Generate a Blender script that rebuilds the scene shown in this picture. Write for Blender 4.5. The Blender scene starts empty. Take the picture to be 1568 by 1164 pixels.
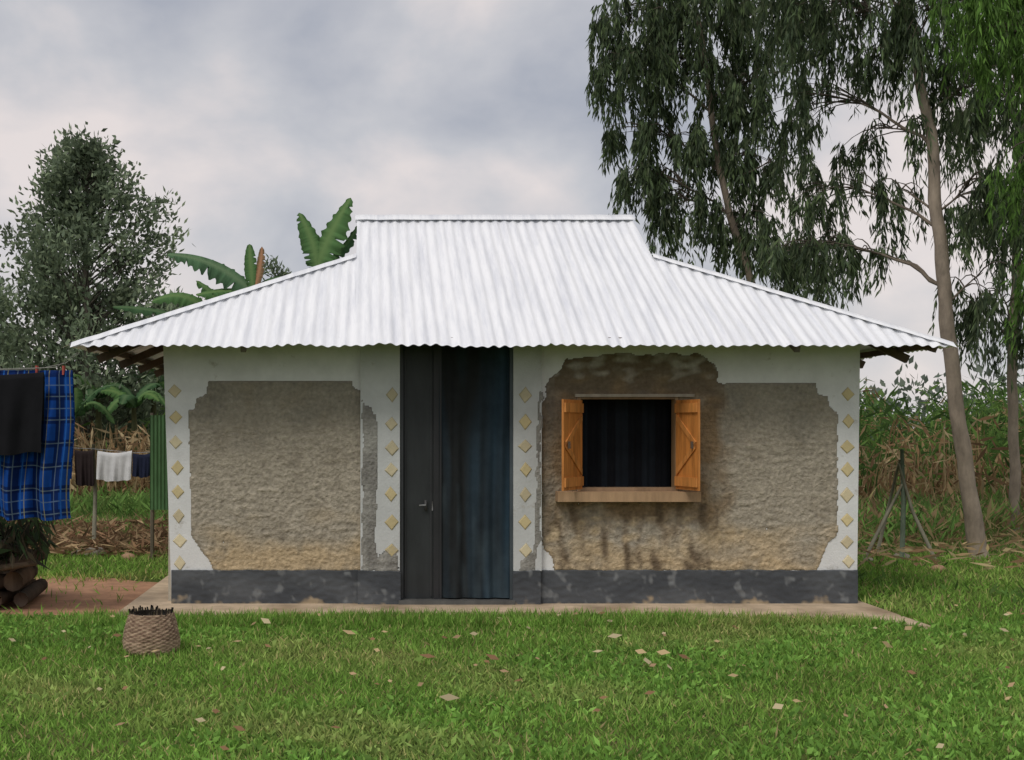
import bpy, math, random
import numpy as np
from mathutils import Vector, noise

random.seed(7); rng = np.random.default_rng(7)
scene = bpy.context.scene
H, F, CX, CY = 1.55, 1925.0, 563.0, 658.0      # eye height, focal length and vanishing point (estimated from image coordinates)
def W(px, py, d):                               # image pixel + assumed depth -> world position in metres
    return Vector(((px-CX)*d/F, d, H-(py-CY)*d/F))
def fx(px): return (px-CX)/175.0                # image pixels scaled onto the facade plane (y = 11 m)
def fz(py): return H-(py-CY)/175.0

# ------------------------------------------------------------------ materials
def nodes(name):
    m = bpy.data.materials.new(name); m.use_nodes = True
    nt = m.node_tree; nt.nodes.clear()
    out = nt.nodes.new('ShaderNodeOutputMaterial')
    return m, nt, out
def vmat(name, rough=0.8, bump=0.3, bscale=40, var=0.25, vscale=6, metallic=0.0, spec=0.3, stretch=(1,1,1), stain=None, stain_scale=3, stain_lo=.55, stain_hi=.65, dist=.01):
    m, nt, out = nodes(name); N = nt.nodes; L = nt.links
    p = N.new('ShaderNodeBsdfPrincipled'); L.new(p.outputs[0], out.inputs[0])
    p.inputs['Roughness'].default_value = rough; p.inputs['Metallic'].default_value = metallic
    p.inputs['Specular IOR Level'].default_value = spec
    at = N.new('ShaderNodeAttribute'); at.attribute_name = 'Col'
    tc = N.new('ShaderNodeTexCoord'); mp = N.new('ShaderNodeMapping'); mp.inputs['Scale'].default_value = stretch
    L.new(tc.outputs['Object'], mp.inputs[0])
    n1 = N.new('ShaderNodeTexNoise'); n1.inputs['Scale'].default_value = vscale; n1.inputs['Detail'].default_value = 6; n1.inputs['Roughness'].default_value = .65
    L.new(mp.outputs[0], n1.inputs['Vector'])
    mr = N.new('ShaderNodeMapRange'); mr.inputs['From Min'].default_value = .3; mr.inputs['From Max'].default_value = .7
    mr.inputs['To Min'].default_value = 1-var; mr.inputs['To Max'].default_value = 1+var
    L.new(n1.outputs['Fac'], mr.inputs['Value'])
    mx = N.new('ShaderNodeVectorMath'); mx.operation = 'SCALE'
    L.new(at.outputs['Color'], mx.inputs[0]); L.new(mr.outputs[0], mx.inputs['Scale'])
    col = mx.outputs[0]
    if stain:
        n3 = N.new('ShaderNodeTexNoise'); n3.inputs['Scale'].default_value = stain_scale; n3.inputs['Detail'].default_value = 8; n3.inputs['Roughness'].default_value=.7
        L.new(mp.outputs[0], n3.inputs['Vector'])
        r = N.new('ShaderNodeMapRange'); r.inputs['From Min'].default_value = stain_lo; r.inputs['From Max'].default_value = stain_hi
        L.new(n3.outputs['Fac'], r.inputs['Value'])
        mm = N.new('ShaderNodeMix'); mm.data_type = 'RGBA'; L.new(r.outputs[0], mm.inputs['Factor'])
        L.new(col, mm.inputs[6]); mm.inputs[7].default_value = (*stain, 1); col = mm.outputs[2]
    L.new(col, p.inputs['Base Color'])
    if bump > 0:
        n2 = N.new('ShaderNodeTexNoise'); n2.inputs['Scale'].default_value = bscale; n2.inputs['Detail'].default_value = 5
        L.new(mp.outputs[0], n2.inputs['Vector'])
        b = N.new('ShaderNodeBump'); b.inputs['Strength'].default_value = bump; b.inputs['Distance'].default_value = dist
        L.new(n2.outputs['Fac'], b.inputs['Height']); L.new(b.outputs[0], p.inputs['Normal'])
    return m
def foliage(name, transl=.3):
    m, nt, out = nodes(name); N = nt.nodes; L = nt.links
    at = N.new('ShaderNodeAttribute'); at.attribute_name = 'Col'
    d = N.new('ShaderNodeBsdfDiffuse')
    t = N.new('ShaderNodeBsdfTranslucent'); mx = N.new('ShaderNodeMixShader'); mx.inputs[0].default_value = transl
    L.new(at.outputs['Color'], d.inputs['Color']); L.new(at.outputs['Color'], t.inputs['Color'])
    L.new(d.outputs[0], mx.inputs[1]); L.new(t.outputs[0], mx.inputs[2]); L.new(mx.outputs[0], out.inputs[0])
    return m
M_white = vmat('limewashed_plaster', .9, .35, 60, .10, 4, stain=(.40,.37,.32), stain_scale=5, stain_lo=.60, stain_hi=.72)
M_rough = vmat('roughcast_plaster', .95, .8, 42, .20, 30, dist=.02)
M_plinth = vmat('dark_plinth_paint', .75, .3, 30, .18, 5)
M_conc = vmat('concrete', .9, .5, 40, .25, 5)
M_wood = vmat('wood', .75, .4, 60, .25, 10, stretch=(1,1,.15))
M_shut = vmat('varnished_wood', .45, .25, 60, .35, 18, stretch=(1,1,.12))
M_dark = vmat('dark_metal', .5, .15, 30, .35, 5, spec=.4, stretch=(1,1,.35))
M_cloth = vmat('cloth', .95, .3, 200, .15, 9, spec=.1)
M_bark = vmat('bark', .9, .8, 30, .35, 9, stretch=(1,1,.4))
M_soil = vmat('soil', .95, .8, 25, .3, 5)
M_leaf = foliage('leaves', .35)
M_grass = foliage('grass_blades', .35)
M_basket = vmat('woven_reed', .9, .6, 70, .3, 30)

def roofmat():
    m, nt, out = nodes('galvanised_roof_sheet'); N = nt.nodes; L = nt.links
    p = N.new('ShaderNodeBsdfPrincipled'); L.new(p.outputs[0], out.inputs[0])
    p.inputs['Metallic'].default_value = .1; p.inputs['Roughness'].default_value = .4
    tc = N.new('ShaderNodeTexCoord'); mp = N.new('ShaderNodeMapping'); mp.inputs['Scale'].default_value = (7, .5, .5)
    L.new(tc.outputs['Object'], mp.inputs[0])
    n = N.new('ShaderNodeTexNoise'); n.inputs['Scale'].default_value = 2.2; n.inputs['Detail'].default_value = 7; n.inputs['Roughness'].default_value = .7
    L.new(mp.outputs[0], n.inputs['Vector'])
    r = N.new('ShaderNodeValToRGB'); r.color_ramp.elements[0].position = .3; r.color_ramp.elements[0].color = (.72,.74,.79,1)
    r.color_ramp.elements[1].position = .58; r.color_ramp.elements[1].color = (.93,.94,.96,1)
    L.new(n.outputs['Fac'], r.inputs[0]); L.new(r.outputs[0], p.inputs['Base Color'])
    return m
M_roof = roofmat()

def groundmat():
    m, nt, out = nodes('ground_turf'); N = nt.nodes; L = nt.links
    p = N.new('ShaderNodeBsdfPrincipled'); L.new(p.outputs[0], out.inputs[0]); p.inputs['Roughness'].default_value = 1; p.inputs['Specular IOR Level'].default_value = .1
    tc = N.new('ShaderNodeTexCoord')
    n = N.new('ShaderNodeTexNoise'); n.inputs['Scale'].default_value = .9; n.inputs['Detail'].default_value = 10; n.inputs['Roughness'].default_value = .7
    L.new(tc.outputs['Object'], n.inputs['Vector'])
    r = N.new('ShaderNodeValToRGB'); e = r.color_ramp.elements
    e[0].position = .35; e[0].color = (.055,.08,.022,1); e[1].position = .7; e[1].color = (.17,.13,.07,1)
    k = e.new(.52); k.color = (.09,.13,.03,1)
    L.new(n.outputs['Fac'], r.inputs[0]); L.new(r.outputs[0], p.inputs['Base Color'])
    n2 = N.new('ShaderNodeTexNoise'); n2.inputs['Scale'].default_value = 30; n2.inputs['Detail'].default_value = 6
    L.new(tc.outputs['Object'], n2.inputs['Vector'])
    b = N.new('ShaderNodeBump'); b.inputs['Strength'].default_value = .8; b.inputs['Distance'].default_value = .03
    L.new(n2.outputs['Fac'], b.inputs['Height']); L.new(b.outputs[0], p.inputs['Normal'])
    return m
M_ground = groundmat()

# ------------------------------------------------------------------ mesh helpers
def fastmesh(name, V, loops, starts, C, mat, parent=None, smooth=False):
    me = bpy.data.meshes.new(name)
    me.vertices.add(len(V)); me.vertices.foreach_set('co', np.asarray(V, dtype=np.float32).ravel())
    me.loops.add(len(loops)); me.loops.foreach_set('vertex_index', np.asarray(loops, dtype=np.int32))
    me.polygons.add(len(starts)); me.polygons.foreach_set('loop_start', np.asarray(starts, dtype=np.int32))
    me.update(calc_edges=True)
    a = me.color_attributes.new('Col', 'FLOAT_COLOR', 'POINT')
    C4 = np.ones((len(V), 4), dtype=np.float32); C4[:, :3] = C
    a.data.foreach_set('color', C4.ravel())
    me.polygons.foreach_set('use_smooth', np.full(len(starts), smooth, dtype=bool))
    me.materials.append(mat)
    ob = bpy.data.objects.new(name, me); scene.collection.objects.link(ob)
    if parent: ob.parent = parent
    return ob
def empty(name):
    e = bpy.data.objects.new(name, None); scene.collection.objects.link(e); return e

class MB:
    def __init__(s): s.v=[]; s.l=[]; s.s=[]; s.c=[]
    def add(s, vs, fs, col):
        o = len(s.v); s.v += [tuple(v) for v in vs]
        if isinstance(col, list): s.c += col
        else: s.c += [col]*len(vs)
        for f in fs:
            s.s.append(len(s.l)); s.l += [o+i for i in f]
    def hexa(s, b, t, col):
        s.add(list(b)+list(t), [(3,2,1,0),(4,5,6,7),(0,1,5,4),(1,2,6,5),(2,3,7,6),(3,0,4,7)], col)
    def box(s, x0,x1,y0,y1,z0,z1, col):
        s.hexa([(x0,y0,z0),(x1,y0,z0),(x1,y1,z0),(x0,y1,z0)], [(x0,y0,z1),(x1,y0,z1),(x1,y1,z1),(x0,y1,z1)], col)
    def beam(s, a, b, w, h, col):
        a=Vector(a); b=Vector(b); d=(b-a).normalized(); up=Vector((0,0,1))
        if abs(d.z)>.95: up=Vector((0,1,0))
        sx=d.cross(up).normalized(); sz=sx.cross(d).normalized()
        q=lambda p:[p-sx*w/2-sz*h/2,p+sx*w/2-sz*h/2,p+sx*w/2+sz*h/2,p-sx*w/2+sz*h/2]
        s.hexa(q(a),q(b),col)
    def tube(s, pts, rad, n, col, cap=True):
        pts=[Vector(p) for p in pts]; vs=[]
        for i,p in enumerate(pts):
            d=(pts[min(i+1,len(pts)-1)]-pts[max(i-1,0)]).normalized()
            ref=Vector((1,0,0)) if abs(d.x)<.8 else Vector((0,1,0))
            a=d.cross(ref).normalized(); b=d.cross(a).normalized()
            r=rad[i] if isinstance(rad,(list,tuple)) else rad
            for k in range(n):
                t=2*math.pi*k/n; vs.append(p+a*math.cos(t)*r+b*math.sin(t)*r)
        fs=[]
        for i in range(len(pts)-1):
            for k in range(n):
                fs.append((i*n+k,i*n+(k+1)%n,(i+1)*n+(k+1)%n,(i+1)*n+k))
        if cap and n>2: fs.append(tuple(range(n))); fs.append(tuple((len(pts)-1)*n+k for k in reversed(range(n))))
        s.add(vs,fs,col)
    def grid(s, P, cols):
        ni=len(P); nj=len(P[0]); vs=[p for r in P for p in r]
        cs=[c for r in cols for c in r] if isinstance(cols,list) else cols
        fs=[(i*nj+j,i*nj+j+1,(i+1)*nj+j+1,(i+1)*nj+j) for i in range(ni-1) for j in range(nj-1)]
        s.add(vs,fs,cs)
    def done(s, name, mat, parent=None, smooth=False):
        return fastmesh(name, np.array(s.v), s.l, s.s, np.array(s.c), mat, parent, smooth)

def unit(a): return a/np.maximum(np.linalg.norm(a,axis=1,keepdims=True),1e-6)
def leaf_arrays(P, D, L, Wd, C, side=None, wide=.4):
    n=len(P); D=unit(D)
    if side is None: side=rng.normal(size=(n,3))
    S=unit(np.cross(D,side)); L=np.asarray(L).reshape(-1,1)*np.ones((n,1)); Wd=np.asarray(Wd).reshape(-1,1)*np.ones((n,1))
    mid=P+D*L*wide
    V=np.stack([P,mid+S*Wd/2,P+D*L,mid-S*Wd/2],axis=1).reshape(-1,3)
    return V, np.repeat(C,4,axis=0)
def leaf_obj(name, parts, mat, parent=None):
    V=np.concatenate([p[0] for p in parts]); C=np.concatenate([p[1] for p in parts])
    return fastmesh(name,V,np.arange(len(V)),np.arange(0,len(V),4),C,mat,parent)
def palette(n, cols, jit=.25, w=None):
    cols=np.array(cols); idx=rng.choice(len(cols),n,p=w)
    return np.clip(cols[idx]*(1+rng.uniform(-jit,jit,(n,1))),0,1)

# ------------------------------------------------------------------ ground
g=MB(); g.add([(-1500,-400,0),(1500,-400,0),(1500,2500,0),(-1500,2500,0)],[(0,1,2,3)],(1,1,1)); g.done('ground',M_ground)

def patch(name, outline, z, mat, col, relief=.0):
    mb=MB(); n=len(outline); cx=sum(p[0] for p in outline)/n; cy=sum(p[1] for p in outline)/n
    pts=[]
    for i in range(n):
        a=outline[i]; b=outline[(i+1)%n]
        for k in range(8):
            t=k/8; x=a[0]+(b[0]-a[0])*t; y=a[1]+(b[1]-a[1])*t
            w=noise.noise(Vector((x*2,y*2,3)))*.18
            pts.append((x+w,y+w*.8))
    rings=[]
    for r in [1,.8,.6,.4,.2,.02]:
        rings.append([(cx+(x-cx)*r,cy+(y-cy)*r,z+relief*noise.noise(Vector((x*r*3,y*r*3,0)))*(r<1)) for x,y in pts+[pts[0]]])
    mb.grid(rings,col); return mb.done(name,mat,None,True)
patch('soil_path',[(-5.2,10.3),(-2.0,10.25),(-2.0,12.7),(-3.2,13.3),(-5.0,13.0)],.006,M_soil,(.40,.22,.13),relief=.004)
patch('soil_patch',[(5.6,9.7),(7.2,9.6),(7.4,10.3),(5.9,10.5)],.006,M_soil,(.24,.15,.09))

# ------------------------------------------------------------------ house
house=empty('plastered_house')
XL,XR=fx(250),fx(1317)
WT=(.73,.73,.72)
wall=MB()
def wpiece(pl,pr,z0,z1,y0,y1,col,mb=None,plb=None,prb=None):
    mb=mb or wall; zb=fz(930); zt=fz(533)
    def ed(t,b,z):
        if b is None: return fx(t)
        k=(z-zb)/(zt-zb); return fx(b)+(fx(t)-fx(b))*k
    a,b_,c,d=ed(pl,plb,z0),ed(pr,prb,z0),ed(pl,plb,z1),ed(pr,prb,z1)
    mb.hexa([(a,y0,z0),(b_,y0,z0),(b_,y1,z0),(a,y1,z0)],[(c,y0,z1),(d,y0,z1),(d,y1,z1),(c,y1,z1)],col)
ZT=2.42
wpiece(250,612,0,ZT,11,11.15,WT,plb=263)
wpiece(785,884,0,ZT,11,11.15,WT)
wpiece(1038,1317,0,ZT,11,11.15,WT,prb=1312)
wpiece(884,1038,0,fz(754),11,11.15,WT)
wpiece(884,1038,fz(606),ZT,11,11.15,WT)
wpiece(612,785,2.33,ZT,10.94,11.15,WT)
wall.box(XL+.02,XL+.17,11.15,15.4,0,ZT,(.5,.46,.38)); wall.box(XR-.17,XR-.02,11.15,15.4,0,ZT,(.5,.46,.38))
wall.box(XL+.02,XR-.02,15.4,15.55,0,ZT,(.5,.46,.38))
wall.done('walls',M_white,house)
pil=MB()
wpiece(552,612,.32,ZT,10.94,10.998,(.55,.56,.55),pil); wpiece(785,828,.32,ZT,10.94,10.998,(.53,.54,.53),pil)
pil.done('door_pilasters',M_white,house)
inn=MB(); inn.box(XL+.2,XR-.2,13.4,13.5,.05,2.4,(.06,.055,.05)); inn.box(XL+.2,XR-.2,11.2,13.4,.04,.06,(.08,.07,.06)); inn.box(XL+.2,XR-.2,11.16,13.5,2.40,2.41,(.05,.04,.035))
inn.done('interior_partition',M_conc,house)

def inpoly(x,y,poly):
    c=False; j=len(poly)-1
    for i in range(len(poly)):
        xi,yi=poly[i]; xj,yj=poly[j]
        if (yi>y)!=(yj>y) and x<(xj-xi)*(y-yi)/(yj-yi)+xi: c=not c
        j=i
    return c
def nz(x,y,z=0): return noise.noise(Vector((x,y,z)))
def mixc(a,b,t):
    t=max(0,min(1,t)); return tuple(a[i]+(b[i]-a[i])*t for i in range(3))
def plinth(name,pl_,pr_,y,prb=None):
    mb=MB(); zt_=fz(873); n=int((pr_-pl_)/2)+1; P=[];C=[]
    for i in range(n+1):
        px=pl_+(pr_-pl_)*i/n; row=[];rc=[]; top=zt_+.010*nz(px*.03,0)+.005*nz(px*.12,5)
        for k,(yy,z) in enumerate([(y+.02,top+.001),(y,top-.006)]+[(y-.004*nz(px*.08,q*.3),.03+(top-.03)*(1-q/26)) for q in range(1,27)]):
            row.append((fx(px),yy,z)); q=max(0,k-1)/26
            t=nz(px*.012,q*1.5,2); c=mixc((.060,.066,.074),(.095,.102,.110),.4+t*1.2)
            c=mixc(c,(.17,.18,.185),(nz(px*.05,q*2.2,12)+.6*nz(px*.15,q*6,14)-.32)*3)          # scuffed lighter paint
            c=mixc(c,(.34,.27,.18),(nz(px*.022,q*2,6)+.5*nz(px*.12,q*7,8)+(q-.9)*2.2-.12)*2.6)   # bare mud where paint has gone
            rc.append(c)
        P.append(row);C.append(rc)
    mb.grid(P,C)
    for px in (pl_,pr_):
        mb.add([(fx(px),y,.03),(fx(px),11,.03),(fx(px),11,zt_),(fx(px),y,zt_)],[(0,1,2,3)],(.08,.09,.1))
    mb.done(name,M_plinth,house)
plinth('plinth_door_side',263,548,10.975); plinth('plinth_window_side',826,1312,10.975); plinth('plinth_jamb',548,613,10.92); plinth('plinth_jamb_right',784,826,10.92)

def panel(name,poly,hole,y,cell,colf,thick,disp,jit,mat):
    x0=min(p[0] for p in poly)-6; x1=max(p[0] for p in poly)+6; y0=min(p[1] for p in poly)-6; y1=max(p[1] for p in poly)+6
    nx=int((x1-x0)/cell); ny=int((y1-y0)/cell); keep=np.zeros((nx,ny),bool)
    for i in range(nx):
        for j in range(ny):
            px=x0+(i+.5)*cell; py=y0+(j+.5)*cell; J=jit(px,py)
            qx=px+J*nz(px*.06,py*.06,1)*2+J*.5*nz(px*.3,py*.3,4); qy=py+J*nz(px*.06,py*.06,9)*2
            ok=inpoly(qx,qy,poly)
            if ok and hole and hole[0]<px<hole[1] and hole[2]<py<hole[3]: ok=False
            keep[i,j]=ok
    idx={}; V=[];C=[];Lp=[];St=[]
    def vid(i,j):
        k=(i,j)
        if k in idx: return idx[k]
        bd=False
        for a in (i-1,i):
            for b in (j-1,j):
                if not(0<=a<nx and 0<=b<ny and keep[a,b]): bd=True
        px=x0+i*cell; py=y0+j*cell
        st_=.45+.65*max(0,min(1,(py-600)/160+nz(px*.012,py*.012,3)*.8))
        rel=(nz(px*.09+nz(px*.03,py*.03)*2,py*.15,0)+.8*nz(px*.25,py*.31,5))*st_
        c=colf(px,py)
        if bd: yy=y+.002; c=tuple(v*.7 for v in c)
        else: yy=y-thick-disp*rel; c=tuple(v*(1+.30*rel) for v in c)  # relief shading painted into the colour: hollows darker, raised bumps lighter
        idx[k]=len(V); V.append((fx(px),yy,fz(py))); C.append(c); return idx[k]
    for i in range(nx):
        for j in range(ny):
            if keep[i,j]:
                St.append(len(Lp)); Lp.extend([vid(i,j+1),vid(i+1,j+1),vid(i+1,j),vid(i,j)])
    fastmesh(name,np.array(V),Lp,St,np.array(C),mat,house,True)
def plaster(px,py):
    c=(.375,.33,.26)
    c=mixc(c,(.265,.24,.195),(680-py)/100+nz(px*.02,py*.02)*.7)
    c=mixc(c,(.48,.37,.23),(py-800)/60+nz(px*.015,py*.03,7)*1.1)
    t=nz(px*.025,py*.025,2)+.5*nz(px*.08,py*.08,3)
    c=mixc(c,(.29,.25,.19),t*1.0)
    return c
def plaster_r(px,py):
    c=plaster(px,py)
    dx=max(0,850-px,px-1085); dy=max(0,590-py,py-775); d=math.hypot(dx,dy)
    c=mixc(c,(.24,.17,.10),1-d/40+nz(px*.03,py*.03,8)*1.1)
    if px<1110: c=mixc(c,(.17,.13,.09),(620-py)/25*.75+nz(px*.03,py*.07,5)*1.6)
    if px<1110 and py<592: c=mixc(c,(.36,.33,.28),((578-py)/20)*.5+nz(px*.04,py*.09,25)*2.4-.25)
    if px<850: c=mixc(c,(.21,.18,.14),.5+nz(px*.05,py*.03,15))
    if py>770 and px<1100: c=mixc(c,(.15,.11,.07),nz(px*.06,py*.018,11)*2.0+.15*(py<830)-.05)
    if py>790 and px<1100: c=mixc(c,(.46,.36,.23),nz(px*.05,py*.06,31)*1.7)
    return c
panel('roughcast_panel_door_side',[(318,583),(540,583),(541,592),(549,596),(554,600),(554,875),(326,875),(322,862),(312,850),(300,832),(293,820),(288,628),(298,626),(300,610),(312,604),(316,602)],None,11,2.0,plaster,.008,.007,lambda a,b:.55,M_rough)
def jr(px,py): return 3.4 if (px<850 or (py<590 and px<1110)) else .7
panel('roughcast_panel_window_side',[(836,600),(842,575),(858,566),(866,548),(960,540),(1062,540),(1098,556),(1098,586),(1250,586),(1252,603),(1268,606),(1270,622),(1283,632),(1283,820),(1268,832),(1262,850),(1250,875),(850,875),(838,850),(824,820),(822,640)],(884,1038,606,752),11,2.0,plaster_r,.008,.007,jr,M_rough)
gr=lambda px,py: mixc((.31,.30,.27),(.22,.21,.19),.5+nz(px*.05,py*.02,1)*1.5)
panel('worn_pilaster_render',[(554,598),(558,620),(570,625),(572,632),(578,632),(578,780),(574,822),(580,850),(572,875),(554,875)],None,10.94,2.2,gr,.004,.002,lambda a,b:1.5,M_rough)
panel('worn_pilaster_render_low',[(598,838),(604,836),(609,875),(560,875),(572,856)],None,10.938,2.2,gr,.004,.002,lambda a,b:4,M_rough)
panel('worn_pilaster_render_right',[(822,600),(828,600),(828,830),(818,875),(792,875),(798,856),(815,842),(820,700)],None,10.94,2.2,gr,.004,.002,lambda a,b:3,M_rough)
dm=MB()
def diamond(px,py,y,dim=1):
    px+=random.uniform(-1.2,1.2); py+=random.uniform(-1.5,1.5); w,h=random.uniform(9,11.5),random.uniform(10.5,13); kk=random.uniform(.88,1.05)*dim
    c=tuple(v*kk for v in random.choice([(.70,.58,.32),(.64,.55,.36),(.72,.63,.42)])); c2=tuple(v*.75 for v in c)
    r=lambda:random.uniform(-1,1)
    P=[(fx(px-w),y,fz(py+r())),(fx(px+r()),y,fz(py+h)),(fx(px+w),y,fz(py+r())),(fx(px+r()),y,fz(py-h))]
    cx_,cz_=fx(px),fz(py); Q=[(cx_+(p[0]-cx_)*.8,y-.008,cz_+(p[2]-cz_)*.8) for p in P]
    dm.add(P+Q,[(4,5,6,7),(0,1,5,4),(1,2,6,5),(2,3,7,6),(3,0,4,7)],[c2]*4+[c]*4)
for py in (600,640,678,716,752,790,828,862): diamond(268+(py-600)*.03,py,10.999)
for py in (605,645,683,720,757,795,829,860): diamond(1298,py,10.999)
for py in (605,648,685,720,757,798,842): diamond(599,py,10.939,.8)
for py in (605,645,683,720,758,798,842): diamond(803,py,10.939,.85)
dm.done('diamond_ornaments',M_white,house)

# window
wf=MB(); CO=(.56,.22,.055)
z0,z1=fz(752),fz(606)
wf.box(fx(884),fx(889),10.985,11.12,z0,z1,(.30,.19,.10)); wf.box(fx(1033),fx(1038),10.985,11.12,z0,z1,(.30,.19,.10))
wf.box(fx(880),fx(1062),10.965,11.0,z1-.012,z1+.014,(.36,.31,.25))
wf.box(fx(889),fx(1033),10.99,11.12,z1-.03,z1-.013,(.25,.16,.09))
wf.box(fx(850),fx(1066),10.84,10.985,fz(767),fz(752),(.42,.27,.155)); wf.box(fx(889),fx(1033),10.99,11.12,z0+.001,z0+.03,(.30,.2,.12))
wf.done('window_frame',M_wood,house)
cu=MB()
P=[];Cc=[]
for i in range(90):
    u=i/89; x=fx(886)+(fx(1036)-fx(886))*u; row=[];rc=[]
    for j in range(12):
        v=j/11; row.append((x,11.25+.010*math.sin(u*30+math.sin(u*9)*2)+.004*math.sin(u*90),z0-.02+(z1-z0+.04)*v)); rc.append((.016,.020,.026) if nz(u*7,0)>.0 else (.010,.011,.014))
    P.append(row);Cc.append(rc)
cu.grid(P,Cc); cu.done('window_curtain',M_cloth,house,True)
def shutter(name,hx,fxp,yh,yf,flip):
    mb=MB(); a=Vector((hx,yh,0)); b=Vector((fxp,yf,0)); d=(b-a); Lw=d.length; d.normalize(); n=Vector((d.y,-d.x,0))*(1 if flip else -1)
    zb,zt=fz(752)+.02,fz(613)
    def plank(u0,u1,za,zb_,o0,o1,col):
        A=a+d*u0;B=a+d*u1
        q=[A+n*o0,B+n*o0,B+n*o1,A+n*o1]
        mb.hexa([(p.x,p.y,za) for p in q],[(p.x,p.y,zb_) for p in q],col)
    npl=4
    for k in range(npl):
        c=tuple(v*random.uniform(.85,1.1) for v in (1,)) ; c=tuple(v*c[0] for v in CO)
        plank(Lw*k/npl+.002,Lw*(k+1)/npl-.002,zb,zt,0,.018,c)
    for zz in (zb+.03,zt-.11): plank(.01,Lw-.01,zz,zz+.08,.0195,.034,(.58,.24,.065))
    for (u0,za,u1,zb2) in ((.03,zb+.15,Lw-.03,(zb+zt)/2),(.03,zt-.15,Lw-.03,(zb+zt)/2)):
        A=a+d*u0; B=a+d*u1; hh=.055
        q0=[A+n*.0195,A+n*.030]; q1=[B+n*.0195,B+n*.030]
        za-=hh/2; zb3=zb2-hh/2
        mb.hexa([(q0[0].x,q0[0].y,za),(q1[0].x,q1[0].y,zb3),(q1[1].x,q1[1].y,zb3),(q0[1].x,q0[1].y,za)],
                [(q0[0].x,q0[0].y,za+hh),(q1[0].x,q1[0].y,zb3+hh),(q1[1].x,q1[1].y,zb3+hh),(q0[1].x,q0[1].y,za+hh)],(.59,.245,.068))
    m=a+d*(Lw-.07); q=m+n*.04
    mb.beam((q.x,q.y,(zb+zt)/2-.03),(q.x,q.y,(zb+zt)/2+.03),.02,.02,(.1,.07,.05))
    mb.done(name,M_shut,house)
shutter('window_shutter',fx(889)-.004,1.635,10.98,10.60,False)
shutter('window_shutter_right',fx(1033)+.020,2.805,10.98,10.60,True)

# door
dr=MB(); zd0=.07; zd1=2.33; DY=11.02
DK=(.026,.029,.030)
dr.box(fx(612)+.001,fx(617),10.96,11.1,zd0,zd1,(.035,.037,.04)); dr.box(fx(780),fx(785)-.001,10.96,11.1,zd0,zd1,(.06,.075,.085))
dr.box(fx(617),fx(664),DY,DY+.03,zd0,zd1,DK)
for px in (621,660): dr.box(fx(px)-.007,fx(px)+.007,DY-.008,DY-.001,zd0+.02,zd1,(.033,.034,.036))
dr.box(fx(664),fx(676),DY-.03,DY+.03,zd0,zd1,(.022,.022,.024))
dr.box(fx(724),fx(780),DY+.03,DY+.05,zd0,zd1,(.032,.045,.058))
dr.box(fx(610),fx(787),10.90,11.1,.03,zd0-.002,(.10,.10,.095))
dr.done('door',M_dark,house)
cu=MB();P=[];Cc=[]
for i in range(130):
    u=i/129; row=[];rc=[]
    for j in range(40):
        v=j/39; x=fx(672)+(fx(781)-fx(672))*u+.012*math.sin(v*5+u*4)*math.sin(math.pi*u)
        f=math.sin(u*19+v*1.3+2*nz(u*2,v))+.45*math.sin(u*43-v*2)
        row.append((x,10.985+.016*f*(1.15-v*.5),.08+2.2*v)); b=nz(u*5,v*2)*.8+u*1.1-.25
        c=mixc((.022,.024,.025),(.030,.055,.078),b); c=mixc(c,(.075,.105,.12),(.3-v)*1.2*u+nz(u*9,v*7,5)*.4*(v<.45)); rc.append(c)
    P.append(row);Cc.append(rc)
cu.grid(P,Cc); cu.done('door_curtain',M_cloth,house,True)
hd=MB(); hx,hz=fx(652),fz(773)
hd.box(hx-.012,hx+.012,DY-.02,DY-.011,hz-.05,hz+.04,(.05,.05,.05)); hd.tube([(hx-.005,DY-.02,hz),(hx-.005,DY-.05,hz),(hx-.06,DY-.055,hz-.004)],.006,8,(.32,.32,.32))
hd.tube([(fx(662),DY-.035,hz+.03),(fx(662),DY-.036,hz-.05)],.006,6,(.14,.14,.14))
hd.done('door_handle',M_dark,house,True)

# slab
sl=MB(); front=[(-2.08,10.2),(fx(600)*.94,10.3),(2.33,10.27),(3.9,10.05),(4.36,9.66)]
top=[(x,y+.06*nz(x*3,0),.032) for x,y in sum([[ (front[i][0]+(front[i+1][0]-front[i][0])*k/10, front[i][1]+(front[i+1][1]-front[i][1])*k/10) for k in range(10)] for i in range(4)],[])]+[(4.36,9.66,.032)]
low=[(x,y-.012,-.02) for x,y,_ in top]
rows=[low,top]
for f in (.15,.35,.6,1): rows.append([(x,y+(10.99-y)*f,.032) for x,y,_ in top])
rows.append([(x,15.9,.032) for x,_,_ in top])
cols=[]
for ri,rw in enumerate(rows): cols.append([mixc((.55,.43,.30),(.30,.22,.14),nz(p[0]*2.2,ri*.5+3)*1.6+.15+.25*(ri in (1,2))) for p in rw])
sl.grid(rows,cols); sl.add([(-2.08,10.2,.032),(-2.08,15.9,.032),(-2.09,15.9,-.02),(-2.09,10.2,-.02)],[(0,1,2,3)],(.4,.33,.24))
sl.add([(4.36,9.66,.032),(4.36,15.9,.032),(4.37,15.9,-.02),(4.37,9.66,-.02)],[(0,1,2,3)],(.4,.33,.24))
sl.done('floor_slab',M_conc,house)
def slabfront(x): return np.interp(x,[f[0] for f in front],[f[1] for f in front])

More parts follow.
